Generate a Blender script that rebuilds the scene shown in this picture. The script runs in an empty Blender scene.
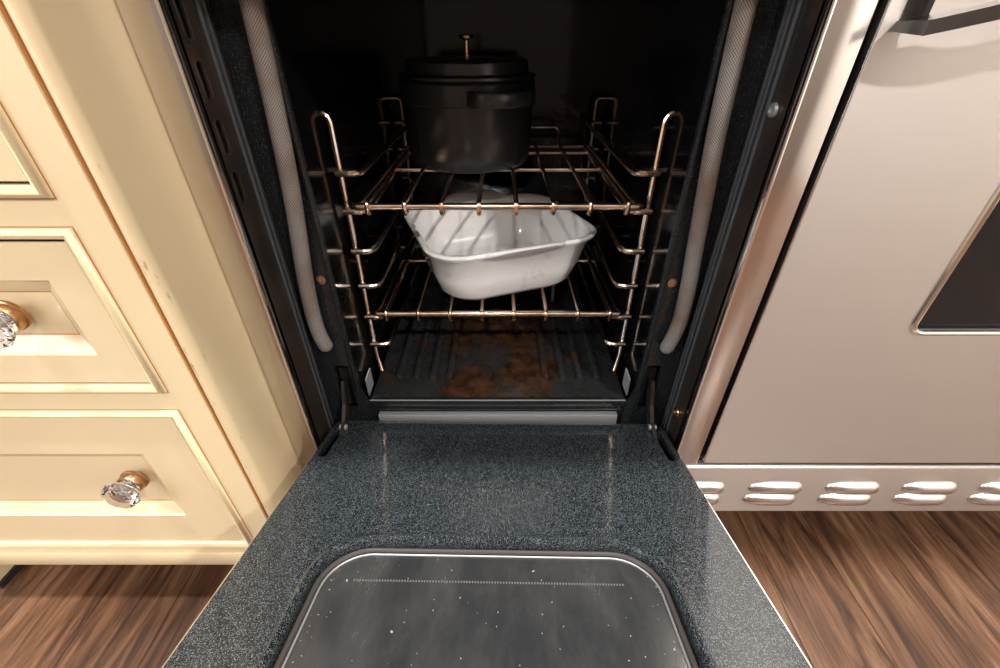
import bpy, bmesh, math, random
from mathutils import Vector, Matrix
random.seed(7)
R = math.radians
scene = bpy.context.scene
col = scene.collection

# ------------------------------------------------------------------ camera, world, lights, exposure
H = 0.605            # camera height; the range front is the plane y = 0, the kitchen lies at y < 0
cd = bpy.data.cameras.new('camera'); cam = bpy.data.objects.new('camera', cd); col.objects.link(cam)
cd.sensor_width = 36; cd.lens = 435 * 36 / 1000; cd.clip_start = 0.01
cam.location = (0, -0.33, H); cam.rotation_euler = (R(90 - 34.6), 0, 0)
scene.camera = cam
w = bpy.data.worlds.new('world'); scene.world = w; w.use_nodes = True
w.node_tree.nodes['Background'].inputs[0].default_value = (0.85, 0.92, 1.0, 1)
w.node_tree.nodes['Background'].inputs[1].default_value = 1.0
vs = scene.view_settings
vs.view_transform = 'Standard'; vs.look = 'None'; vs.gamma = 1; vs.use_curve_mapping = False
vs.exposure = 0.36
CEIL = 2.5
LAMP_SPOTS = [(-0.70, -0.31), (0.85, -0.31), (-1.90, -2.15), (-0.10, -2.15), (1.70, -2.15)]
LAMP_POWER = (34, 42, 30, 22, 78)  # last lamp is invented, kept strong as fill for the cabinet side panel
WINDOW_POWER = 34

# ------------------------------------------------------------------ materials
def mat(name, base=(.8, .8, .8), rough=.5, metal=0.0, spec=.5, coat=0.0, emit=None, trans=0.0, ior=1.5):
    m = bpy.data.materials.new(name); m.use_nodes = True
    b = m.node_tree.nodes['Principled BSDF']
    b.inputs['Base Color'].default_value = (*base, 1); b.inputs['Roughness'].default_value = rough
    b.inputs['Metallic'].default_value = metal; b.inputs['Specular IOR Level'].default_value = spec
    b.inputs['Coat Weight'].default_value = coat; b.inputs['Coat Roughness'].default_value = .08
    b.inputs['Transmission Weight'].default_value = trans; b.inputs['IOR'].default_value = ior
    if emit:
        b.inputs['Emission Color'].default_value = (*emit[0], 1); b.inputs['Emission Strength'].default_value = emit[1]
    return m
class NT:
    def __init__(s, m): s.t = m.node_tree; s.b = s.t.nodes['Principled BSDF']
    def n(s, typ, **k):
        x = s.t.nodes.new(typ)
        for a, v in k.items():
            if a in x.inputs.keys(): x.inputs[a].default_value = v
            else: setattr(x, a, v)
        return x
    def l(s, a, b): s.t.links.new(a, b)
    def coords(s, scale=(1, 1, 1), out='Object', offset=None):
        c = s.n('ShaderNodeTexCoord'); mp = s.n('ShaderNodeMapping'); mp.inputs['Scale'].default_value = scale
        s.l(c.outputs[out], mp.inputs['Vector'])
        return mp
    def noise(s, vec, scale, detail=3, rough=.55, dist=0.0):
        x = s.n('ShaderNodeTexNoise'); x.inputs['Scale'].default_value = scale; x.inputs['Detail'].default_value = detail
        x.inputs['Roughness'].default_value = rough; x.inputs['Distortion'].default_value = dist
        s.l(vec, x.inputs['Vector']); return x
    def ramp(s, fac, stops):
        x = s.n('ShaderNodeValToRGB'); e = x.color_ramp.elements
        while len(e) < len(stops): e.new(.5)
        for el, (p, c) in zip(e, stops): el.position = p; el.color = (*c, 1) if len(c) == 3 else c
        s.l(fac, x.inputs['Fac']); return x
    def mix(s, fac, a, b, blend='MIX'):
        x = s.n('ShaderNodeMix'); x.data_type = 'RGBA'; x.blend_type = blend
        for sock, v in ((x.inputs[0], fac), (x.inputs[6], a), (x.inputs[7], b)):
            if hasattr(v, 'is_output'): s.l(v, sock)
            else: sock.default_value = v if not isinstance(v, tuple) else (*v, 1)
        return x.outputs[2]
    def bump(s, h, strength=.2, dist=.001):
        x = s.n('ShaderNodeBump'); x.inputs['Strength'].default_value = strength; x.inputs['Distance'].default_value = dist
        s.l(h, x.inputs['Height']); s.l(x.outputs['Normal'], s.b.inputs['Normal']); return x
    def base(s, c): s.l(c, s.b.inputs['Base Color'])
    def rough(s, c): s.l(c, s.b.inputs['Roughness'])
def g(v): return (v, v, v)
M = {}
# cream painted wood
def cream(name, base, worn=False):
    m = mat(name, base, .34, coat=.25); t = NT(m); v = t.coords()
    n = t.noise(v.outputs[0], 9, 4)
    c = t.ramp(n.outputs['Fac'], [(.3, tuple(x * .96 for x in base)), (.7, base)]).outputs[0]
    if worn:      # scuffs rubbed through the paint along the rounded front corner
        v2 = t.coords((1, 1, .30)); n2 = t.noise(v2.outputs[0], 75, 4, .65)
        f = t.ramp(n2.outputs['Fac'], [(.60, g(0)), (.68, g(1))]).outputs[0]
        sp = t.n('ShaderNodeSeparateXYZ'); t.l(v.outputs[0], sp.inputs[0])
        mr = t.n('ShaderNodeMapRange'); mr.inputs['From Min'].default_value = -.0625; mr.inputs['From Max'].default_value = -.052; mr.inputs['To Min'].default_value = .85; mr.inputs['To Max'].default_value = 0
        t.l(sp.outputs[1], mr.inputs['Value'])
        c = t.mix(t.mix(1.0, f, mr.outputs[0], 'MULTIPLY'), c, (.22, .13, .07))
    t.base(c)
    return m
CREAM = (.69, .555, .345)
M['cream'] = cream('cream_paint', CREAM); M['cream_worn'] = cream('cream_paint_worn', CREAM, True)
M['glaze'] = mat('brown_glaze', (.46, .20, .06), .5)
M['dark_gap'] = mat('dark_gap', (.012, .008, .006), .8)
# brushed steel: grain runs along the first axis of the UV map, which build() lays out as (x, z)
def steel(name, base, r0, r1, sc, aniso, rot):
    m = mat(name, base, .3, 1.0); t = NT(m); v = t.coords(sc)
    n = t.noise(v.outputs[0], 1.0, 3, .5)
    t.rough(t.ramp(n.outputs['Fac'], [(.3, g(r0)), (.7, g(r1))]).outputs[0])
    t.base(t.ramp(n.outputs['Fac'], [(.25, tuple(x * .975 for x in base)), (.75, base)]).outputs[0])
    n3 = t.noise(t.coords((9, 1, 1.2)).outputs[0], 1.0, 2, .5); t.bump(n3.outputs['Fac'], .35, .004)   # slight sheet waviness
    tg = t.n('ShaderNodeTangent'); tg.direction_type = 'UV_MAP'; t.l(tg.outputs[0], t.b.inputs['Tangent'])
    t.b.inputs['Anisotropic'].default_value = aniso; t.b.inputs['Anisotropic Rotation'].default_value = rot
    return m
M['steel_h'] = steel('brushed_steel_horizontal', (.62, .592, .57), .38, .44, (8, 40, 1500), .72, 0.25)
M['steel_v'] = steel('brushed_steel_vertical', (.68, .64, .61), .16, .22, (1500, 40, 8), .0, 0.0)
M['steel_satin'] = mat('satin_steel', (.66, .64, .63), .27, 1.0)
M['steel_bright'] = mat('polished_steel', (.8, .78, .76), .16, 1.0)
M['grey_metal'] = mat('grey_metal', (.36, .37, .38), .45, .6)
M['hinge'] = mat('hinge_metal', (.022, .017, .014), .4, .2)
M['ridge'] = mat('highlit_ridge_enamel', (.06, .062, .065), .25)  # enamel lightened to paint in ridge edges catching light
M['lip'] = mat('floor_lip_highlight', (.20, .21, .215), .3)  # light grey painting the highlight along the oven floor's front edge
# enamel
def enamel(name, base, speck, scale, lo, rough, coat=.0, amount=1.0):
    m = mat(name, base, rough, coat=coat); t = NT(m); v = t.coords()
    vo = t.n('ShaderNodeTexVoronoi'); vo.inputs['Scale'].default_value = scale; t.l(v.outputs[0], vo.inputs['Vector'])
    sp = t.n('ShaderNodeSeparateColor'); t.l(vo.outputs['Color'], sp.inputs[0])
    f = t.ramp(sp.outputs[0], [(lo, g(0)), (1.0, g(amount))]).outputs[0]
    n = t.noise(v.outputs[0], scale * .6, 2); f2 = t.mix(1.0, f, n.outputs['Fac'], 'MULTIPLY')
    t.base(t.mix(f2, base, speck)); return m
M['door_enamel'] = enamel('speckled_door_enamel', (.0085, .0108, .0125), (.33, .39, .43), 2600, .74, .12, .0, 1.0)
M['frame_enamel'] = enamel('frame_enamel', (.010, .011, .012), (.07, .08, .085), 1300, .90, .22)
M['jamb'] = mat('jamb_black', (.016, .013, .011), .30)
t = NT(M['jamb']); n = t.noise(t.coords().outputs[0], 22, 4); t.base(t.ramp(n.outputs['Fac'], [(.45, (.020, .017, .015)), (.75, (.055, .034, .022))]).outputs[0])
M['cavity'] = mat('cavity_enamel', (.006, .0065, .007), .13, spec=.32)
t = NT(M['cavity']); n = t.noise(t.coords().outputs[0], 14, 5, .6)
t.rough(t.ramp(n.outputs['Fac'], [(.35, g(.06)), (.8, g(.22))]).outputs[0])
t.base(t.ramp(n.outputs['Fac'], [(.45, (.003, .0033, .0036)), (.8, (.007, .0065, .006))]).outputs[0])
m = M['oven_floor'] = mat('stained_oven_floor', (.02, .022, .023), .25); t = NT(m); v = t.coords()
n = t.noise(v.outputs[0], 16, 6, .65, .6); n2 = t.noise(v.outputs[0], 60, 4, .6)
sx = t.n('ShaderNodeSeparateXYZ'); t.l(v.outputs[0], sx.inputs[0])
ab = t.n('ShaderNodeMath', operation='ABSOLUTE'); t.l(sx.outputs[0], ab.inputs[0])
fall = t.ramp(ab.outputs[0], [(.04, g(.0)), (.12, g(.22))])
su = t.n('ShaderNodeMath', operation='SUBTRACT'); t.l(n.outputs['Fac'], su.inputs[0]); t.l(fall.outputs[0], su.inputs[1])
f = t.ramp(su.outputs[0], [(.36, g(0)), (.50, g(1))]).outputs[0]
bc = t.ramp(n2.outputs['Fac'], [(.3, (.012, .006, .004)), (.52, (.032, .014, .006)), (.72, (.066, .026, .009))]).outputs[0]
t.base(t.mix(f, (.018, .020, .021), bc)); t.rough(t.ramp(n2.outputs['Fac'], [(.3, g(.16)), (.7, g(.42))]).outputs[0])
# wires
def wire(name, a, b, rough):
    m = mat(name, a, rough, 1.0); t = NT(m); n = t.noise(t.coords((1, 1, 1)).outputs[0], 35, 4)
    t.base(t.ramp(n.outputs['Fac'], [(.38, a), (.62, b)]).outputs[0]); return m
M['wire'] = wire('heat_tinted_wire', (.80, .71, .63), (.64, .41, .27), .20)
M['screw'] = mat('copper_screw', (.60, .40, .30), .3, 1.0)
# gasket braid (uses the tube's own UVs)
m = M['gasket'] = mat('braided_gasket', (.36, .33, .31), .75); t = NT(m)
uv = t.n('ShaderNodeTexCoord'); mp = t.n('ShaderNodeMapping'); mp.inputs['Scale'].default_value = (820, 46, 1); t.l(uv.outputs['UV'], mp.inputs['Vector'])
ck = t.n('ShaderNodeTexChecker'); ck.inputs['Scale'].default_value = 1.0; t.l(mp.outputs[0], ck.inputs['Vector'])
n = t.noise(t.coords().outputs[0], 18, 4)
dirt = t.ramp(n.outputs['Fac'], [(.42, (.30, .27, .25)), (.68, (.20, .13, .09))]).outputs[0]
t.base(t.mix(ck.outputs['Fac'], dirt, t.mix(1.0, dirt, (.30, .28, .26), 'MULTIPLY'))); t.bump(ck.outputs['Fac'], .6, .001)
# pot, dish, brass, glass
M['pot'] = mat('matte_black_enamel', (.028, .028, .029), .25); M['brass'] = mat('brass', (.78, .52, .22), .25, 1.0)
M['knob_brass'] = mat('antique_brass', (.46, .26, .13), .30, 1.0)
m = M['ceramic'] = mat('white_glazed_ceramic', (.80, .79, .79), .12, coat=.4); t = NT(m); v = t.coords()
n = t.noise(v.outputs[0], 34, 5, .65); f = t.ramp(n.outputs['Fac'], [(.57, g(0)), (.70, g(.5))]).outputs[0]
t.base(t.mix(f, (.80, .79, .79), (.55, .33, .18)))
M['crystal'] = mat('clear_cut_glass', (1, 1, 1), .02, trans=1.0, ior=1.5)
M['window_glass'] = mat('dark_oven_glass', (.010, .010, .011), .10, spec=.3)
m = M['door_glass'] = mat('smoky_door_glass', (.035, .037, .039), .14, coat=.3); t = NT(m)
n = t.noise(t.coords((1, .4, 1)).outputs[0], 30, 5, .7)
t.rough(t.ramp(n.outputs['Fac'], [(.35, g(.10)), (.7, g(.30))]).outputs[0])
t.base(t.ramp(n.outputs['Fac'], [(.4, (.024, .026, .028)), (.75, (.050, .050, .050))]).outputs[0])
M['seal'] = mat('door_window_seal', (.05, .042, .040), .4)
M['dots'] = mat('screen_dots', (.12, .12, .12), .5)
M['crumb'] = mat('crumbs', (.36, .29, .24), .8)
M['handle_dark'] = mat('handle_grey', (.15, .135, .125), .34, 1.0)
# floor
m = M['wood'] = mat('walnut_plank', (.2, .1, .06), .36); t = NT(m)
oi = t.n('ShaderNodeObjectInfo'); tc = t.n('ShaderNodeTexCoord')
cb = t.n('ShaderNodeCombineXYZ'); 
for i, k in enumerate((37.0, 91.0, 13.0)):
    mu = t.n('ShaderNodeMath', operation='MULTIPLY'); mu.inputs[1].default_value = k; t.l(oi.outputs['Random'], mu.inputs[0]); t.l(mu.outputs[0], cb.inputs[i])
ad = t.n('ShaderNodeVectorMath', operation='ADD'); t.l(tc.outputs['Object'], ad.inputs[0]); t.l(cb.outputs[0], ad.inputs[1])
mp = t.n('ShaderNodeMapping'); mp.inputs['Scale'].default_value = (1, .09, 1); t.l(ad.outputs[0], mp.inputs['Vector'])
n1 = t.noise(mp.outputs[0], 55, 6, .62, .9); mp2 = t.n('ShaderNodeMapping'); mp2.inputs['Scale'].default_value = (1, .05, 1); t.l(ad.outputs[0], mp2.inputs['Vector'])
n2 = t.noise(mp2.outputs[0], 260, 4, .6)
c1 = t.ramp(n1.outputs['Fac'], [(.30, (.020, .009, .005)), (.45, (.082, .038, .020)), (.58, (.158, .080, .043)), (.76, (.23, .145, .09))]).outputs[0]
c2 = t.mix(.55, c1, t.ramp(n2.outputs['Fac'], [(.35, g(.45)), (.65, g(1.25))]).outputs[0], 'MULTIPLY')
tint = t.ramp(oi.outputs['Random'], [(0, (.75, .72, .70)), (.5, (1, 1, 1)), (1, (1.2, 1.1, 1.0))]).outputs[0]
t.base(t.mix(1.0, c2, tint, 'MULTIPLY')); t.bump(n2.outputs['Fac'], .15, .0006)
M['floor_base'] = mat('floor_underlay', (.03, .018, .012), .8)
M['wall'] = mat('beige_wall_paint', (.74, .70, .65), .7); M['wall_dark'] = mat('darkened_wall_paint', (.14, .11, .09), .6); M['ceiling'] = mat('ceiling_white', (.82, .80, .76), .8)  # wall_dark: unseen far wall, darkened to dim its reflection inside the oven
M['white_trim'] = mat('white_trim', (.80, .78, .74), .5); M['stone'] = mat('counter_stone', (.30, .27, .24), .25)
M['lamp_lens'] = mat('lamp_lens', (1, .95, .85), .4, emit=((1, .90, .76), 14))
M['dark_board'] = mat('dark_base_strip', (.02, .018, .018), .5)

# ------------------------------------------------------------------ mesh helpers
def build(name, bm, m, parent=None, smooth=False, angle=35):
    bmesh.ops.recalc_face_normals(bm, faces=bm.faces[:])
    if str(m).startswith('steel'):
        ul = bm.loops.layers.uv.verify()
        for f in bm.faces:
            for lp in f.loops: lp[ul].uv = (lp.vert.co.x + lp.vert.co.y, lp.vert.co.z)
    me = bpy.data.meshes.new(name); bm.to_mesh(me); bm.free()
    for x in (m if isinstance(m, (list, tuple)) else [m]): me.materials.append(M[x])
    if smooth:
        me.polygons.foreach_set('use_smooth', [True] * len(me.polygons))
        try: me.set_sharp_from_angle(angle=R(angle))
        except Exception: pass
    o = bpy.data.objects.new(name, me); col.objects.link(o)
    if parent: o.parent = parent
    return o
def thing(name, label, cat, loc=(0, 0, 0), rot=(0, 0, 0), group=None):
    o = bpy.data.objects.new(name, None); col.objects.link(o); o.location = loc; o.rotation_euler = rot; o.empty_display_size = .03
    tag(o, label, cat, group); return o
def tag(o, label, cat, group=None):
    o['label'] = label; o['category'] = cat
    if group: o['group'] = group
    return o
def struct(o, label=None, cat=None):
    o['kind'] = 'structure'
    if label: o['label'] = label; o['category'] = cat
    return o
def new(): return bmesh.new()
def box(bm, x0, x1, y0, y1, z0, z1, bev=0.0, seg=2, mi=0):
    r = bmesh.ops.create_cube(bm, size=1.0)
    bmesh.ops.transform(bm, verts=r['verts'], matrix=Matrix.Translation(((x0 + x1) / 2, (y0 + y1) / 2, (z0 + z1) / 2)) @ Matrix.Diagonal((x1 - x0, y1 - y0, z1 - z0, 1)))
    fs = set(f for v in r['verts'] for f in v.link_faces)
    for f in fs: f.material_index = mi
    if bev > 0:
        es = list(set(e for v in r['verts'] for e in v.link_edges))
        bmesh.ops.bevel(bm, geom=es, offset=bev, segments=seg, profile=.5, affect='EDGES', material=mi)
    return bm
def boxo(name, b, m, parent=None, bev=.0, seg=2): 
    return build(name, box(new(), *b, bev, seg), m, parent, smooth=bev > 0)
def fillet(pts, r, n=5):
    P = [Vector(p) for p in pts]; out = [P[0]]
    for i in range(1, len(P) - 1):
        a, b, c = P[i - 1], P[i], P[i + 1]; d1 = (a - b); d2 = (c - b)
        k = min(r, d1.length * .49, d2.length * .49); s = b + d1.normalized() * k; e = b + d2.normalized() * k
        for j in range(n + 1):
            u = j / n; out.append(s * (1 - u) ** 2 + b * 2 * u * (1 - u) + e * u * u)
    out.append(P[-1]); return out
def tube(bm, pts, r, seg=10, cap=True, closed=False, sx=1.0, sy=1.0, mi=0):
    P = [Vector(p) for p in pts]; n = len(P); rad = r if isinstance(r, (list, tuple)) else [r] * n
    T = []
    for i in range(n):
        a = P[i - 1] if (i or closed) else P[0]; b = P[(i + 1) % n] if (i < n - 1 or closed) else P[-1]
        T.append((b - a).normalized())
    up = Vector((0, 0, 1)) if abs(T[0].z) < .9 else Vector((1, 0, 0))
    N = (up - T[0] * up.dot(T[0])).normalized(); rings = []; L = 0; uvl = bm.loops.layers.uv.verify(); lens = []
    for i in range(n):
        if i: L += (P[i] - P[i - 1]).length; N = (N - T[i] * N.dot(T[i])).normalized()
        B = T[i].cross(N); lens.append(L)
        rings.append([bm.verts.new(P[i] + (N * math.cos(2 * math.pi * k / seg) * sx + B * math.sin(2 * math.pi * k / seg) * sy) * rad[i]) for k in range(seg)])
    for i in range(n if closed else n - 1):
        A, Bq = rings[i], rings[(i + 1) % n]
        for k in range(seg):
            f = bm.faces.new((A[k], A[(k + 1) % seg], Bq[(k + 1) % seg], Bq[k])); f.material_index = mi
            l2 = lens[i + 1] if i + 1 < n else L
            for lp, q in zip(f.loops, ((lens[i], k / seg), (lens[i], (k + 1) / seg), (l2, (k + 1) / seg), (l2, k / seg))): lp[uvl].uv = q
    if cap and not closed:
        bm.faces.new(rings[0]).material_index = mi; bm.faces.new(rings[-1]).material_index = mi
    return bm
def lathe(bm, prof, seg=40, mi=0, cx=0, cy=0):
    rings = []
    for r, z in prof:
        rings.append([bm.verts.new((cx, cy, z))] if r < 1e-6 else [bm.verts.new((cx + r * math.cos(2 * math.pi * k / seg), cy + r * math.sin(2 * math.pi * k / seg), z)) for k in range(seg)])
    for A, B in zip(rings, rings[1:]):
        for k in range(seg):
            k2 = (k + 1) % seg
            if len(A) == 1 and len(B) == 1: continue
            if len(A) == 1: f = bm.faces.new((A[0], B[k], B[k2]))
            elif len(B) == 1: f = bm.faces.new((A[k], A[k2], B[0]))
            else: f = bm.faces.new((A[k], A[k2], B[k2], B[k]))
            f.material_index = mi
    return bm
def rrect(x0, x1, y0, y1, r, n=8):
    out = []
    for cx, cy, a in ((x1 - r, y1 - r, 0), (x0 + r, y1 - r, 90), (x0 + r, y0 + r, 180), (x1 - r, y0 + r, 270)):
        for i in range(n + 1):
            t_ = R(a + 90 * i / n); out.append((cx + r * math.cos(t_), cy + r * math.sin(t_)))
    return out
def plate(bm, outer, holes, fn, t0, t1, mi=0):
    """flat plate with holes: outline points (a, b) mapped by fn(a, b, depth) at depths t0 and t1"""
    edges = []; loops = []
    for lp in [outer] + holes:
        vs_ = [bm.verts.new((a, b, 0)) for a, b in lp]; loops.append(vs_)
        edges += [bm.edges.new((vs_[i], vs_[(i + 1) % len(vs_)])) for i in range(len(vs_))]
    r = bmesh.ops.triangle_fill(bm, use_beauty=True, edges=edges)
    top = [f for f in r['geom'] if isinstance(f, bmesh.types.BMFace)]
    vm = {v: bm.verts.new(fn(v.co.x, v.co.y, t1)) for lp in loops for v in lp}
    for f in top: bm.faces.new([vm[v] for v in f.verts])
    for lp in loops:
        for i in range(len(lp)):
            a, b = lp[i], lp[(i + 1) % len(lp)]; bm.faces.new((a, b, vm[b], vm[a]))
    for v in vm: v.co = Vector(fn(v.co.x, v.co.y, t0))
    for f in bm.faces: f.material_index = mi
    return bm
def copy_tree(o, parent=None):
    c = o.copy(); col.objects.link(c); c.parent = parent
    for ch in [x for x in o.children]: copy_tree(ch, c)
    return c

# ------------------------------------------------------------------ room shell
RX0, RX1, RY0, RY1 = -2.4, 2.6, -3.8, 0.72
floor = struct(boxo('floor', (RX0, RX1, RY0, RY1, -.06, -.012), 'floor_base'))
# planks
PW, PL = .098, 1.25
plank_mesh = None; i = 0; x = RX0 + .004
bm = new(); box(bm, -PW / 2 + .0002, PW / 2 - .0002, -PL / 2 + .0003, PL / 2 - .0003, -.012, 0, .0006, 1)
pm0 = build('plank', bm, 'wood', floor); first = True
nx = int((RX1 - RX0) / PW)
for ix in range(nx):
    off = (ix * .47 + .13) % 1.0
    for iy in range(-1, 4):
        y1 = RY1 + (off - iy) * PL; y0 = y1 - PL
        y1 = min(y1, RY1); y0 = max(y0, RY0)
        if y1 - y0 < .05: continue
        if first: o = pm0; first = False
        else: o = pm0.copy(); col.objects.link(o)
        o.parent = floor; o.location = (RX0 + (ix + .5) * PW + .02, (y0 + y1) / 2, 0); o.scale = (1, (y1 - y0) / PL, 1)
struct(boxo('ceiling', (RX0, RX1, RY0, RY1, CEIL, CEIL + .08), 'ceiling'))
struct(boxo('wall_back', (RX0, RX1, RY1, RY1 + .08, 0, CEIL), 'wall'))
struct(boxo('wall_right', (RX1, RX1 + .08, RY0, RY1, 0, CEIL), 'wall'))
struct(boxo('wall_front', (RX0, RX1, RY0 - .08, RY0, 0, CEIL), 'wall_dark'))
bm = new(); plate(bm, [(RY0, 0), (RY1, 0), (RY1, CEIL), (RY0, CEIL)], [[(-2.6, .95), (-1.2, .95), (-1.2, 2.1), (-2.6, 2.1)]], lambda a, b, d: (RX0 - d, a, b), 0, .08)
struct(build('wall_left', bm, 'wall'))
bm = new()
for b in ((-2.6, -1.2, .95, .99), (-2.6, -1.2, 2.06, 2.1), (-2.6, -2.56, .99, 2.06), (-1.24, -1.2, .99, 2.06), (-1.92, -1.88, .99, 2.06)): box(bm, RX0 - .06, RX0 - .02, b[0], b[1], b[2], b[3])
win = struct(build('window_1', bm, 'white_trim'))
boxo('pane', (RX0 - .045, RX0 - .041, -2.56, -1.92, .99, 2.06), 'crystal', win); boxo('pane', (RX0 - .045, RX0 - .041, -1.88, -1.24, .99, 2.06), 'crystal', win)
ld = bpy.data.lights.new('window_daylight', 'AREA'); ld.shape = 'RECTANGLE'; ld.size = 1.3; ld.size_y = 1.05; ld.energy = WINDOW_POWER; ld.color = (.80, .88, 1.0)
lo = bpy.data.objects.new('window_daylight', ld); col.objects.link(lo); lo.location = (RX0 + .01, -1.9, 1.52); lo.rotation_euler = (0, R(-90), 0)
# recessed ceiling lamps
places = ['above the cream cabinet', 'above the range', 'of the far row nearest the window', 'in the middle of the far row', 'added near the right wall as side fill']
for (lx, ly), pl, pw in zip(LAMP_SPOTS, places, LAMP_POWER):
    th = thing('recessed_light', 'round white recessed ceiling light ' + pl, 'ceiling light', (lx, ly, CEIL), group='recessed ceiling lights')
    build('trim_ring', lathe(new(), [(.075, 0), (.095, 0), (.097, -.004), (.093, -.008), (.075, -.006), (.075, 0)], 32), 'white_trim', th, True)
    build('lens', lathe(new(), [(0, -.003), (.074, -.003), (.074, -.001), (0, -.001)], 32), 'lamp_lens', th)
    ld = bpy.data.lights.new('downlight', 'AREA'); ld.shape = 'DISK'; ld.size = .15; ld.energy = pw; ld.color = (1, .955, .90)
    lo = bpy.data.objects.new('downlight', ld); col.objects.link(lo); lo.parent = th; lo.location = (0, 0, -.012)

# ------------------------------------------------------------------ cream base cabinet
CX1 = -.2335; CX0 = -.84; CY = -.064
cab = thing('base_cabinet', 'cream painted base cabinet with stacked drawers beside the open oven', 'cabinet', (0, 0, 0))
DR = [(.1454, .334), (.3736, .494), (.532, .680), (.718, .835)]
DX1, DX0 = -.2815, -.79
bm = new()
holes = [[(DX0 - .009, a - .009), (DX1 + .009, a - .009), (DX1 + .009, b + .009), (DX0 - .009, b + .009)] for a, b in DR]
plate(bm, [(CX0, .0992), (-.2465, .0992), (-.2465, .87), (CX0, .87)], holes, lambda a, b, d: (a, d, b), CY, CY + .02)
build('face_frame', bm, 'cream', cab)
bm = new(); box(bm, -.2459, CX1, CY + .0005, .60, .0992, .87, .0060, 4); build('side_panel', bm, 'cream_worn', cab, True)
bm = new(); box(bm, -.2467, -.2453, CY + .0014, CY + .02, .0992, .87); build('glaze_line', bm, 'glaze', cab)
bm = new(); box(bm, CX0, -.2465, CY + .0195, .60, .0992, .11); box(bm, CX0, -.2465, .58, .60, .11, .87); box(bm, CX0, CX0 + .02, CY + .02, .58, .11, .87); build('carcass', bm, 'cream', cab)
boxo('base_rail', (CX0, -.2450, CY - .004, CY + .004, .0985, .1255), 'cream', cab, .003)
boxo('toe_kick', (CX0, -.2335, .02, .04, 0, .0992), 'cream', cab)
boxo('toe_return', (-.69, -.662, CY + .018, .02, .009, .0992), 'cream', cab); boxo('base_strip', (-.690, -.658, CY + .017, .02, 0, .009), 'dark_board', cab)
def ring4(bm, x0, x1, z0, z1, steps, mis):
    """mitred rectangular moulding: steps = [(inset, y)], one material index per band"""
    rings = [[bm.verts.new((x, y, z)) for x, z in ((x0 + i_, z0 + i_), (x1 - i_, z0 + i_), (x1 - i_, z1 - i_), (x0 + i_, z1 - i_))] for i_, y in steps]
    for A, B, mi in zip(rings, rings[1:], mis):
        for k in range(4):
            f = bm.faces.new((A[k], A[(k + 1) % 4], B[(k + 1) % 4], B[k])); f.material_index = mi
    return rings
def knob(dr, kx, kz):
    # brass collar and faceted clear glass head, axis along -y
    rot = Matrix.Translation((kx, CY, kz)) @ Matrix.Rotation(R(90), 4, 'X')
    bm = lathe(new(), [(0, -.001), (.0122, -.001), (.0122, .0010), (.0112, .0016), (.0112, .0068), (.0106, .0078), (0, .0078)], 32); bmesh.ops.transform(bm, matrix=rot, verts=bm.verts); build('knob_collar', bm, 'knob_brass', dr, True)
    bm = lathe(new(), [(0, .0099), (.0098, .0100), (.0092, .0125), (.0140, .0155), (.0165, .0195), (.0150, .0235), (.0095, .0262), (0, .0265)], 12); bmesh.ops.transform(bm, matrix=rot @ Matrix.Translation((0, 0, -.0020)), verts=bm.verts); build('glass_knob', bm, 'crystal', dr)
    bm = lathe(new(), [(0, .0101), (.0030, .0101), (.0030, .0145), (.0020, .0152), (0, .0154)], 16); bmesh.ops.transform(bm, matrix=rot @ Matrix.Translation((0, 0, -.0020)), verts=bm.verts); build('knob_screw', bm, 'grey_metal', dr, True)
for i, (a, b) in enumerate(DR):
    # bead moulding round the opening, with glaze in the crevice
    bm = new(); ring4(bm, DX0 - .0105, DX1 + .0105, a - .0105, b + .0105, [(0, CY + .001), (0, CY - .0001), (.0010, CY - .0001), (.0016, CY - .0026), (.0045, CY - .0046), (.0072, CY - .0034), (.0086, CY - .0005), (.0088, CY + .018)], [1, 1, 0, 0, 0, 0, 0])
    build('bead_moulding', bm, ['cream', 'glaze'], cab, True, 50)
    s = (.046, .046) if i == 0 else (.0275, .028)
    x0, x1 = DX0, DX1
    bm = new()
    rings = ring4(bm, x0, x1, a, b, [(.0, CY + .018), (0, CY + .0012), (.0008, CY)], [1, 0])
    inn = [bm.verts.new((x, CY, z)) for x, z in ((x0 + s[0], a + s[1]), (x1 - s[0], a + s[1]), (x1 - s[0], b - s[1]), (x0 + s[0], b - s[1]))]
    for k in range(4): bm.faces.new((rings[-1][k], rings[-1][(k + 1) % 4], inn[(k + 1) % 4], inn[k]))
    r2 = ring4(bm, x0 + s[0], x1 - s[0], a + s[1], b - s[1], [(0, CY), (.0012, CY + .0016), (.0132, CY + .0085), (.0142, CY + .0090)], [0, 0, 2])
    d = build('drawer', bm, ['cream', 'dark_gap', 'glaze'], cab)
    bm = new(); q = .014; vv = [bm.verts.new((x, CY + .0090, z)) for x, z in ((x0 + s[0] + q, a + s[1] + q), (x1 - s[0] - q, a + s[1] + q), (x1 - s[0] - q, b - s[1] - q), (x0 + s[0] + q, b - s[1] - q))]
    f = bm.faces.new(vv); ex = bmesh.ops.extrude_face_region(bm, geom=[f]); bmesh.ops.translate(bm, vec=(0, .005, 0), verts=[v for v in ex['geom'] if isinstance(v, bmesh.types.BMVert)])
    build('centre_panel', bm, 'cream', d)
    for kx in (-.353, DX0 + DX1 + .353): knob(d, kx, (a + b) / 2 + (.004 if i else .011))
boxo('shadow_backing', (DX0 - .01, DX1 + .01, CY + .020, CY + .022, .13, .86), 'dark_gap', cab)
ct = boxo('countertop', (CX0 - .02, CX1 - .001, CY - .012, .70, .87, .90), 'stone', None, .004)
tag(ct, 'brown stone countertop slab lying on the cream base cabinet', 'countertop')

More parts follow.
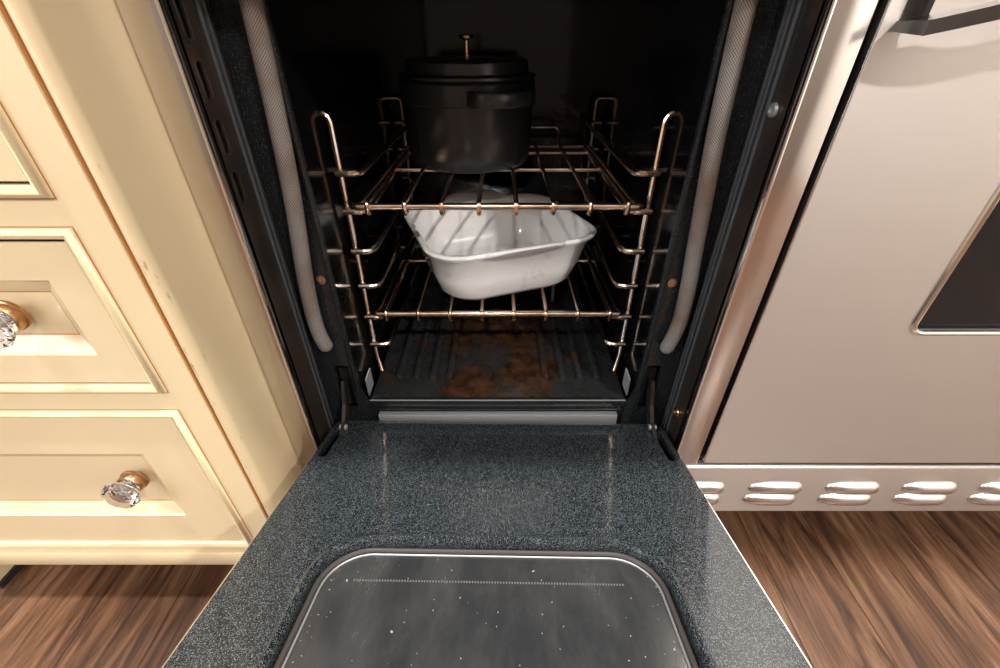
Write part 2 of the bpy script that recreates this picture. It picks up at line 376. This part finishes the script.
# ------------------------------------------------------------------ range
OX = -.0025       # centre line of the narrow oven
rng = thing('kitchen_range', 'stainless steel double oven range, narrow left oven standing open', 'range', (0, 0, 0))
XL, XR = -.2065, .2015
RXE = 1.02
TOPZ = .905
# casing around everything
bm = new(); box(bm, -.2330, -.2310, .004, .66, .10, TOPZ); box(bm, RXE - .02, RXE, .03, .66, .10, TOPZ); box(bm, -.233, RXE, .64, .66, .10, TOPZ); box(bm, -.233, RXE, .03, .66, .10, .104)
box(bm, -.233, RXE, .0, .66, TOPZ - .02, TOPZ); build('casing', bm, 'grey_metal', rng)
boxo('control_panel', (-.233, RXE, -.10, .03, .735, .885), 'steel_h', rng, .006)
bm = new(); box(bm, -.2324, XL, .0, .012, .193, .733, .0010, 2); build('trim_post', bm, 'steel_v', rng, True)
bm = new(); box(bm, XR, .2288, .0, .012, .193, .733, .0010, 2); build('trim_post', bm, 'steel_v', rng, True)
for xa, xb in ((XL - .0012, XL + .0016), (XR - .0016, XR + .0012)): boxo('trim_edge', (xa, xb, -.0015, .006, .193, .733), 'steel_bright', rng, .0006)
boxo('joint_filler', (-.2334, -.2320, .006, .014, .193, .733), 'dark_gap', rng)
boxo('divider_wall', (.2150, .2335, .016, .60, .193, .733), 'dark_gap', rng)
for lx, ly in ((-.19, .09), (.97, .09), (-.19, .6), (.97, .6)):
    build('foot', lathe(new(), [(0, 0), (.022, 0), (.022, .012), (.012, .016), (.012, .101), (0, .101)], 20, cx=lx, cy=ly), 'grey_metal', rng, True)
# side jambs with slots
JY = .056
slots = [(.020, .6135), (.020, .578), (.0195, .5415), (.0185, .505)]
for side, X, sg in (('l', XL, 1), ('r', XR, -1)):
    hs = [[(cy_ + p[0], cz_ + p[1]) for p in rrect(-.0046, .0046, -.0125, .0125, .0045, 5)] for cy_, cz_ in (slots if side == 'l' else [])]
    bm = plate(new(), [(.001, .195), (JY, .195), (JY, .733), (.001, .733)], hs, lambda a, b, d: (X - sg * d, a, b), 0, .0018)
    j = build('side_jamb', bm, 'jamb', rng)
    for h_ in hs: build('slot_rim', tube(new(), [(X + sg * .0002, a, b) for a, b in h_], .0007, 6, closed=True), 'jamb', j, True)
    boxo('slot_backing', tuple(sorted((X - sg * .007, X - sg * .0055))) + (.004, JY, .2, .73), 'dark_gap', j)
    for ry in ((.0385, .0455) if side == 'l' else (.033, .0405, .046)):
        boxo('ridge', tuple(sorted((X, X + sg * .0026))) + (ry, ry + .0032, .2, .733), 'ridge', j, .0010)
for yy, zz, X, mm in ((.026, .559, XR, 'grey_metal'), (.026, .252, XR, 'knob_brass')):
    bm = lathe(new(), [(0, .0012), (.0022, .0012), (.0026, .0026), (.0046, .0022), (.0052, 0), (0, 0)], 20)
    bmesh.ops.transform(bm, matrix=Matrix.Translation((X - .0005, yy, zz)) @ Matrix.Rotation(R(-90), 4, 'Y'), verts=bm.verts); build('jamb_screw', bm, mm, rng, True)
# front frame of the cavity (porcelain) with opening and hinge slots
CW = .1640; FY = .055; CZ0, CZ1 = .232, .672
hx = .178
hsl = [[(OX + s_ * hx + p[0], .262 + p[1]) for p in rrect(-.0085, .0085, -.034, .034, .004, 4)] for s_ in (-1, 1)]
outer = [(XL, .195), (OX - .153, .195), (OX - .153, .222), (OX - CW, .262), (OX - CW, CZ1), (OX + CW, CZ1), (OX + CW, .262), (OX + .153, .222), (OX + .153, .195), (XR, .195), (XR, .733), (XL, .733)]
build('front_frame', plate(new(), outer, hsl, lambda a, b, d: (a, d, b), FY, FY + .006), 'frame_enamel', rng)
for s_ in (-1, 1): boxo('hinge_recess', (OX + s_ * hx - .012, OX + s_ * hx + .012, FY + .018, FY + .02, .22, .31), 'dark_gap', rng)
# rolled lip round the opening
pth = [(OX - CW, FY - .002, .262), (OX - CW, FY - .002, CZ1), (OX + CW, FY - .002, CZ1), (OX + CW, FY - .002, .262)]
build('opening_lip', tube(new(), fillet(pth, .02), .0030, 8), 'frame_enamel', rng, True)
# gasket cord down both sides
gl = [(-.1700, .735), (-.1705, .66), (-.1722, .60), (-.1752, .54), (-.1790, .49), (-.1835, .45), (-.1880, .41), (-.1905, .37), (-.1895, .345), (-.1850, .325)]
gr = [(.1680, .735), (.1685, .66), (.1700, .60), (.1725, .54), (.1765, .49), (.1805, .44), (.1840, .40), (.1850, .365), (.1830, .345), (.1775, .322)]
for pts in (gl, gr):
    P = [Vector((x, .046, z)) for x, z in pts]; dense = []
    for i in range(len(P) - 1):
        p0, p1, p2, p3 = P[max(i - 1, 0)], P[i], P[i + 1], P[min(i + 2, len(P) - 1)]
        for k in range(6):
            u = k / 6; dense.append(.5 * ((2 * p1) + (p2 - p0) * u + (2 * p0 - 5 * p1 + 4 * p2 - p3) * u * u + (-p0 + 3 * p1 - 3 * p2 + p3) * u ** 3))
    dense.append(P[-1]); rad = [.0074] * len(dense); rad[-1] = .0035; rad[-2] = .0062
    build('door_gasket', tube(new(), dense, rad, 16), 'gasket', rng, True, 60)
for xx, zz in ((-.1765, .405), (.1706, .402)):
    bm = lathe(new(), [(0, .0006), (.0018, .0006), (.0024, .0022), (.0046, .0020), (.0052, 0), (0, 0)], 20)
    bmesh.ops.transform(bm, matrix=Matrix.Translation((xx, FY, zz)) @ Matrix.Rotation(R(90), 4, 'X'), verts=bm.verts); build('frame_screw', bm, 'screw', rng, True)
# cavity
WX = .1654; BY = .445; FLZ = .236
bm = new()
for b in ((OX - WX - .003, OX - WX, FY + .006, BY, .225, CZ1 + .003), (OX + WX, OX + WX + .003, FY + .006, BY, .225, CZ1 + .003), (OX - WX, OX + WX, FY + .006, BY, CZ1, CZ1 + .003), (OX - WX, OX + WX, BY, BY + .003, .225, CZ1)): box(bm, *b)
cav = build('oven_cavity', bm, 'cavity', rng)
bm = new(); box(bm, OX - .157, OX + .157, .062, BY - .002, FLZ - .006, FLZ, .0025, 2)
fl = build('oven_floor', bm, 'oven_floor', rng, True)
boxo('front_lip', (OX - .156, OX + .156, .0602, .0665, FLZ - .013, FLZ + .0014), 'frame_enamel', fl, .0010)
build('lip_highlight', tube(new(), [(OX - .156, .0608, FLZ + .0012), (OX + .156, .0608, FLZ + .0012)], .0009, 6), 'lip', fl, True)  # thin pale tube added as the lip's bright line
for xx in (-.128, -.106, -.084, -.062, .062, .084, .106, .128):
    boxo('rib', (OX + xx - .0045, OX + xx + .0045, .10, .26, FLZ - .002, FLZ + .0068), 'oven_floor', fl, .0036)
boxo('floor_sill', (OX - .153, OX + .153, .058, .0640, .196, FLZ - .011), 'frame_enamel', rng)
boxo('sill_strip', (OX - .146, OX + .146, .0500, .0575, .205, .2225), 'grey_metal', rng, .001)
for s_ in (-1, 1):
    bm = new(); vv = [(0, .070, .237), (0, .070, .262), (-.004 * s_, .080, .272), (-.004 * s_, .080, .247)]
    f = bm.faces.new([bm.verts.new((OX + s_ * .1585 + a, b, c)) for a, b, c in vv]); ex = bmesh.ops.extrude_face_region(bm, geom=[f]); bmesh.ops.translate(bm, vec=(s_ * .0015, 0, 0), verts=[v for v in ex['geom'] if isinstance(v, bmesh.types.BMVert)])
    build('floor_clip', bm, 'grey_metal', rng)
boxo('burner_bracket', (OX + .088, OX + .092, .30, .315, FLZ, .285), 'grey_metal', rng)
# rack guides
RZ = [H - k for k in (.114, .1525, .197, .240, .282, .3227)]
for s_ in (-1, 1):
    for yv_ in (None,):
        q_ = WX - .0005 - .1578
        up = [(OX + s_ * (.1578 + q_ * (1 - math.sin(R(a_)))), .121, .5345 + .0095 * math.cos(R(a_))) for a_ in range(0, 91, 15)] + [(OX + s_ * .1578, .121, .262), (OX + s_ * .152, .112, .242)]
        gd = build('rack_guide', tube(new(), up, .0031, 10), 'wire', rng, True)
        up = [(OX + s_ * (WX - .0005), .424, .524), (OX + s_ * .150, .424, .524), (OX + s_ * .150, .424, .250)]
        build('rear_upright', tube(new(), fillet(up, .010, 6), .0029, 10), 'wire', gd, True)
    for z in RZ:
        p = [(OX + s_ * .1605, .1155, z), (OX + s_ * .137, .1155, z), (OX + s_ * .137, .4180, z), (OX + s_ * .1605, .4180, z)]
        build('rung', tube(new(), fillet(p, .013, 6), .0034, 10), 'wire', gd, True)
# ------------------------------------------------------------------ open oven door (hinged at the bottom)
DA = 15.2; HY, HZ = .043, H - .387
door_m = Matrix.Translation((OX, HY, HZ)) @ Matrix.Rotation(R(-1.0), 4, 'Z') @ Matrix.Rotation(R(-DA), 4, 'X')
# local: x across, -y away from the hinge towards the kitchen, z out of the inner face
DWH = .1945; DLN = .475
wx0, wx1, wy0, wy1 = -.1325, .1305, -.400, -.1865
hole = rrect(wx0, wx1, wy0, wy1, .038, 9)
sl = [rrect(s_ * .1855 - .0048, s_ * .1855 + .0048, -.074, -.016, .0047, 5) for s_ in (-1, 1)]
notch = [(-DWH, -DLN), (DWH, -DLN), (DWH, -.006), (DWH - .006, 0), (-DWH + .006, 0), (-DWH, -.006)]
bm = plate(new(), notch, [hole] + sl, lambda a, b, d: (a, b, d), 0, -.010)
od = build('oven_door', bm, 'door_enamel', rng); od.matrix_basis = door_m
bm = new()   # outer steel skin, a hair wider than the enamel liner
plate(bm, [(-DWH - .0022, -DLN - .004), (DWH + .0022, -DLN - .004), (DWH + .0022, -.03), (-DWH - .0022, -.03)], [], lambda a, b, d: (a, b, d), -.0035, -.046)
# hollow it from above so that the window recess stays open
bm.free(); bm = new()
for b in ((-DWH - .0020, -DWH - .0003, -DLN - .004, -.012, -.046, -.0016), (DWH + .0003, DWH + .0020, -DLN - .004, -.012, -.046, -.0016), (-DWH, DWH, -DLN - .004, -DLN, -.046, -.003), (-DWH, DWH, -DLN, -.012, -.048, -.044)): box(bm, *b)
build('steel_skin', bm, 'steel_bright', od)
def loop3(off, z): return [(x, y, z) for x, y in rrect(wx0 - off, wx1 + off, wy0 - off, wy1 + off, .038 + off, 9)]
build('window_bead', tube(new(), loop3(.0035, -.0002), .0036, 8, closed=True), 'door_enamel', od, True)
build('seal_strip', tube(new(), loop3(-.0028, -.0066), .0020, 8, closed=True), 'seal', od, True)
build('seal_edge', tube(new(), loop3(-.0058, -.0078), .0008, 6, closed=True), 'grey_metal', od, True)
bm = plate(new(), rrect(wx0 - .003, wx1 + .003, wy0 - .003, wy1 + .003, .036, 6), [], lambda a, b, d: (a, b, d), -.0085, -.013); build('glass_pane', bm, 'door_glass', od)
bm = new(); 
for k in range(96): box(bm, -.104 + k * .00212, -.1029 + k * .00212, -.2165, -.2152, -.0086, -.0079)
sp = build('seam_dots', bm, 'dots', od); sp['kind'] = 'stuff'
for s_ in (-1, 1): boxo('slot_backing', (s_ * .1855 - .008, s_ * .1855 + .008, -.08, -.010, -.030, -.022), 'dark_gap', od)
# hinge arms run from the frame slots into the door slots
for s_ in (-1, 1):
    bm = new(); X = OX + s_ * .181
    prof = [(.066, .268), (.056, .272), (.050, .262), (.044, .246), (.031, .231), (.010, .2215), (-.016, .2165), (-.016, .2080), (.014, .2080), (.036, .2160), (.050, .230), (.062, .250)]
    f = bm.faces.new([bm.verts.new((X - .002, y, z)) for y, z in prof]); ex = bmesh.ops.extrude_face_region(bm, geom=[f]); bmesh.ops.translate(bm, vec=(.004, 0, 0), verts=[v for v in ex['geom'] if isinstance(v, bmesh.types.BMVert)])
    ha = build('hinge_arm', bm, 'hinge', rng)
    bm = lathe(new(), [(0, -.004), (.0035, -.004), (.0035, .004), (0, .004)], 14); bmesh.ops.transform(bm, matrix=Matrix.Translation((X, .028, .2255)) @ Matrix.Rotation(R(90), 4, 'Y'), verts=bm.verts); build('hinge_pin', bm, 'grey_metal', ha, True)
# ------------------------------------------------------------------ closed right oven door
RD0, RD1 = .2355, RXE - .01
wX0, wX1, wZ0, wZ1 = .3755, RXE - .15, .3805, .565
bm = plate(new(), rrect(RD0, RD1, .1975, .728, .0025, 3), [rrect(wX0, wX1, wZ0, wZ1, .011, 6)], lambda a, b, d: (a, d, b), -.001, .022)
rd = build('closed_oven_door', bm, 'steel_h', rng)
boxo('door_edge', (RD0 - .0013, RD0 + .0012, -.0005, .02, .199, .727), 'steel_bright', rd, .0005)
bm = tube(new(), [(x, -.0008, z) for x, z in rrect(wX0 - .001, wX1 + .001, wZ0 - .001, wZ1 + .001, .012, 6)], .0028, 8, closed=True); build('window_trim', bm, 'steel_bright', rd, True)
bm = plate(new(), rrect(wX0 - .004, wX1 + .004, wZ0 - .004, wZ1 + .004, .012, 6), [], lambda a, b, d: (a, d, b), .004, .009); build('window_glass', bm, 'window_glass', rd)
# handle: curved end bracket swooping off the door edge into a wide bar
def strip(bm, secs):
    rings = [[bm.verts.new(p) for p in s] for s in secs]
    for A, B in zip(rings, rings[1:]):
        for k in range(len(A)): bm.faces.new((A[k], A[(k + 1) % len(A)], B[(k + 1) % len(B)], B[k]))
    bm.faces.new(rings[0]); bm.faces.new(rings[-1]); return bm
bm = new(); secs = []
for i in range(15):
    u = i / 14; x = .2440 + .16 * u; e = 1 - (1 - min(u * 1.6, 1)) ** 2
    y1 = -.026 - .030 * e; y0 = y1 + .014 + .008 * (1 - e); z0 = H - .001 + .030 * min(u * 1.5, 1); z1 = z0 + .0075
    if i < 3: y0 = (-.001, -.012, -.024)[i]
    secs.append([(x, y1, z0), (x, y0, z0 + .002), (x, y0, z1), (x, y1, z1)])
secs.append([(RD1 - .17, *p[1:]) for p in secs[-1]])
hb = build('door_handle', strip(bm, secs), 'handle_dark', rd)
boxo('handle_dark_post', (.2510, .2545, -.010, -.001, H + .006, H + .05), 'dark_gap', rd); boxo('handle_bracket', (RD1 - .19, RD1 - .175, -.05, -.001, H + .03, H + .055), 'handle_dark', rd, .001)  # dark post added to stand in for black reflections and hollow here
# ------------------------------------------------------------------ kick panel with louvres
bm = new(); box(bm, -.2335, RXE, .0, .020, .0992, .1885, .0040, 4)
kp = build('kick_panel', bm, 'steel_h', rng, True)
boxo('kick_gap', (-.2335, RXE, .010, .03, .186, .1975), 'dark_gap', rng)
def louvre_mesh():
    bm = new(); nx_, nz_ = 22, 8; grid = []
    for i in range(nx_ + 1):
        u = i / nx_ * 2 - 1; row = []
        for j in range(nz_ + 1):
            vq = j / nz_ * 2 - 1
            wv = max(0, 1 - abs(u) ** 2.6) ** .62 if u < 0 else max(0, 1 - abs(u) ** 6) ** .5
            hgt = .0085 * wv * max(0, 1 - vq * vq) ** .6 
            sk = .0035 * vq
            row.append(bm.verts.new((u * .0325 + sk * 0, -hgt, vq * .0112 * (wv ** .75) - .0012 * vq * 0)))
        grid.append(row)
    for i in range(nx_):
        for j in range(nz_): bm.faces.new((grid[i][j], grid[i + 1][j], grid[i + 1][j + 1], grid[i][j + 1]))
    bmesh.ops.remove_doubles(bm, verts=bm.verts, dist=1e-5); return bm
l0 = build('louver', louvre_mesh(), 'steel_satin', kp, True); k = 0
for i in range(-5, 8):
    for z in (.1508, .1290):
        o = l0 if k == 0 else l0.copy()
        if k: col.objects.link(o)
        o.parent = kp; o.location = (.3337 + .0935 * i, .0004, z); k += 1

# ------------------------------------------------------------------ oven racks
def make_rack(z, label):
    t_ = thing('oven_rack', label, 'oven rack', (OX, .112, z), group='wire oven racks')
    build('front_bar', tube(new(), [(-.1445, 0, 0), (.1445, 0, 0)], .0037, 12), 'wire', t_, True)
    w0 = None
    for i in range(8):
        x = (i - 3.5) * .0379
        if w0 is None:
            p = [(0, .003, -.0066), (0, -.0056, -.0062), (0, -.0060, .0056), (0, .010, .0048), (0, .287, .0048)]
            w0 = build('wire', tube(new(), fillet(p, .0035, 4), .0025, 8), 'wire', t_, True); o = w0
        else: o = w0.copy(); col.objects.link(o)
        o.parent = t_; o.location = (x, 0, 0)
    for s_ in (-1, 1):
        p = [(s_ * .1465, -.003, .001), (s_ * .1425, .010, .0005), (s_ * .1425, .288, .0005)]
        build('side_rail', tube(new(), fillet(p, .006, 4), .0026, 8), 'wire', t_, True)
    for y in (.147, .243, .288):
        build('cross_bar', tube(new(), [(-.1425, y, 0), (.1425, y, 0)], .0026, 8), 'wire', t_, True)
    p = [(-.093, .288, .002), (-.093, .292, .028), (.093, .292, .028), (.093, .288, .002)]
    build('rear_stop', tube(new(), fillet(p, .008, 5), .0024, 8), 'wire', t_, True)
    return t_
RK1, RK2 = RZ[1] + .0066, RZ[4] + .0066
make_rack(RK1, 'upper wire oven rack carrying the black pot'); make_rack(RK2, 'lower wire oven rack carrying the white baking dish')

# ------------------------------------------------------------------ black pot
PZ = RK1 + .0074
pot = thing('cooking_pot', 'round matte black lidded pot with small brass knob on upper rack', 'pot', (-.039, .276, PZ), (0, 0, 0))
PR = .079
build('body', lathe(new(), [(0, 0), (PR - .013, 0), (PR - .0065, .0018), (PR - .0025, .007), (PR - .001, .016), (PR, .045), (PR + .0004, .0715), (PR + .0022, .073), (PR + .0026, .0928), (PR + .001, .0948), (PR - .005, .0948), (PR - .006, .09), (PR - .007, .012), (PR - .02, .005), (0, .005)], 64), 'pot', pot, True)
lid = build('lid', lathe(new(), [(0, .0938), (PR - .006, .0938), (PR - .0055, .0958), (PR + .0015, .0962), (PR + .0026, .0976), (PR + .0022, .0998), (PR - .004, .1012), (PR - .006, .1024), (PR - .0065, .1125), (PR - .010, .1152), (PR - .03, .1162), (0, .1170)], 64), 'pot', pot, True)
build('knob', lathe(new(), [(0, .1166), (.0048, .1166), (.0048, .1182), (.0030, .1192), (.0028, .1325), (.0045, .1340), (.0084, .1345), (.0088, .1370), (.0076, .1380), (0, .1382)], 28), 'brass', lid, True)
for az in (-60, 120):
    bm = new(); n_ = 16; pts = []
    for i in range(n_ + 1):
        a = math.pi * i / n_; tt = -math.cos(a) * .034; rr = PR - .004 + .0275 * max(0, math.sin(a)) ** .55
        pts.append((rr, tt))
    rings = []
    for i, (rr, tt) in enumerate(pts):
        a = math.pi * i / n_; nrm = Vector((math.sin(a) * 1.0, -math.cos(a), 0)).normalized() * .0055
        c_ = Vector((rr, tt, 0)); rings.append([c_ + nrm + Vector((0, 0, .074)), c_ + nrm + Vector((0, 0, .089)), c_ - nrm + Vector((0, 0, .089)), c_ - nrm + Vector((0, 0, .074))])
    strip(bm, rings); bmesh.ops.bevel(bm, geom=[e for e in bm.edges], offset=.0012, segments=1, affect='EDGES')
    bmesh.ops.rotate(bm, cent=(0, 0, 0), matrix=Matrix.Rotation(R(az), 3, 'Z'), verts=bm.verts); build('handle', bm, 'pot', pot, True, 50)

# ------------------------------------------------------------------ white baking dish
DZ = RK2 + .0074
dish = thing('baking_dish', 'square white ceramic baking dish with rounded corners on lower rack', 'dish', (-.0045, .2115, DZ), (0, 0, R(21)))
prof = [(.0, .0, None), (.064, 0, .030), (.0705, .0015, .033), (.076, .008, .035), (.0825, .030, .036), (.0885, .058, .036), (.0930, .0625, .036), (.0935, .0650, .036), (.0915, .0668, .035), (.0885, .0660, .034), (.0850, .060, .032), (.0785, .030, .032), (.0715, .0095, .030), (.066, .0062, .028), (0, .006, None)]
dish.scale = (1.15, 1.14, 1.08)
bm = new(); rings = []
for hw, z, r in prof:
    if r is None: rings.append([bm.verts.new((0, 0, z))]); continue
    rings.append([bm.verts.new((x, y, z)) for x, y in rrect(-hw, hw, -(hw - .0095), hw - .0095, r, 10)])
for A, B in zip(rings, rings[1:]):
    n_ = max(len(A), len(B))
    for k in range(n_):
        k2 = (k + 1) % n_
        if len(A) == 1: bm.faces.new((A[0], B[k], B[k2]))
        elif len(B) == 1: bm.faces.new((A[k], A[k2], B[0]))
        else: bm.faces.new((A[k], A[k2], B[k2], B[k]))
build('bowl', bm, 'ceramic', dish, True, 60)
for s_ in (-1, 1):
    bm = new(); rings = []; n_ = 18
    for i in range(n_ + 1):
        u = i / n_ * 2 - 1; e = max(0, 1 - abs(u) ** 3.2); out = -.004 + .020 * e; yb = .0765; up_ = .0105 * e
        ring = []
        for k in range(12):
            a = 2 * math.pi * k / 12; q = (math.cos(a) + 1) / 2
            ring.append((u * .046, s_ * (yb + q * (out + .0075)), .0622 + up_ * q + math.sin(a) * .0036))
        rings.append(ring)
    strip(bm, rings); build('handle', bm, 'ceramic', dish, True, 60)

# ------------------------------------------------------------------ crumbs on the door glass
bm = new()
inv = door_m
for i in range(150):
    x = random.uniform(wx0 + .012, wx1 - .012); y = random.uniform(-.36, wy1 - .012)
    if random.random() < .35: x = random.choice((wx0 + .006 + random.random() * .01, wx1 - .006 - random.random() * .01))
    s_ = random.uniform(.00015, .00042) * (2.2 if random.random() < .08 else 1)
    r = bmesh.ops.create_icosphere(bm, subdivisions=1, radius=1)
    bmesh.ops.transform(bm, verts=r['verts'], matrix=door_m @ Matrix.Translation((x, y, -.0085 + s_ * .5)) @ Matrix.Rotation(random.random() * 6, 4, 'Z') @ Matrix.Diagonal((s_ * random.uniform(1, 2.2), s_, s_ * .6, 1)))
cr = build('crumbs', bm, 'crumb'); cr['kind'] = 'stuff'; tag(cr, 'tiny pale crumbs scattered over the open door window', 'crumbs')
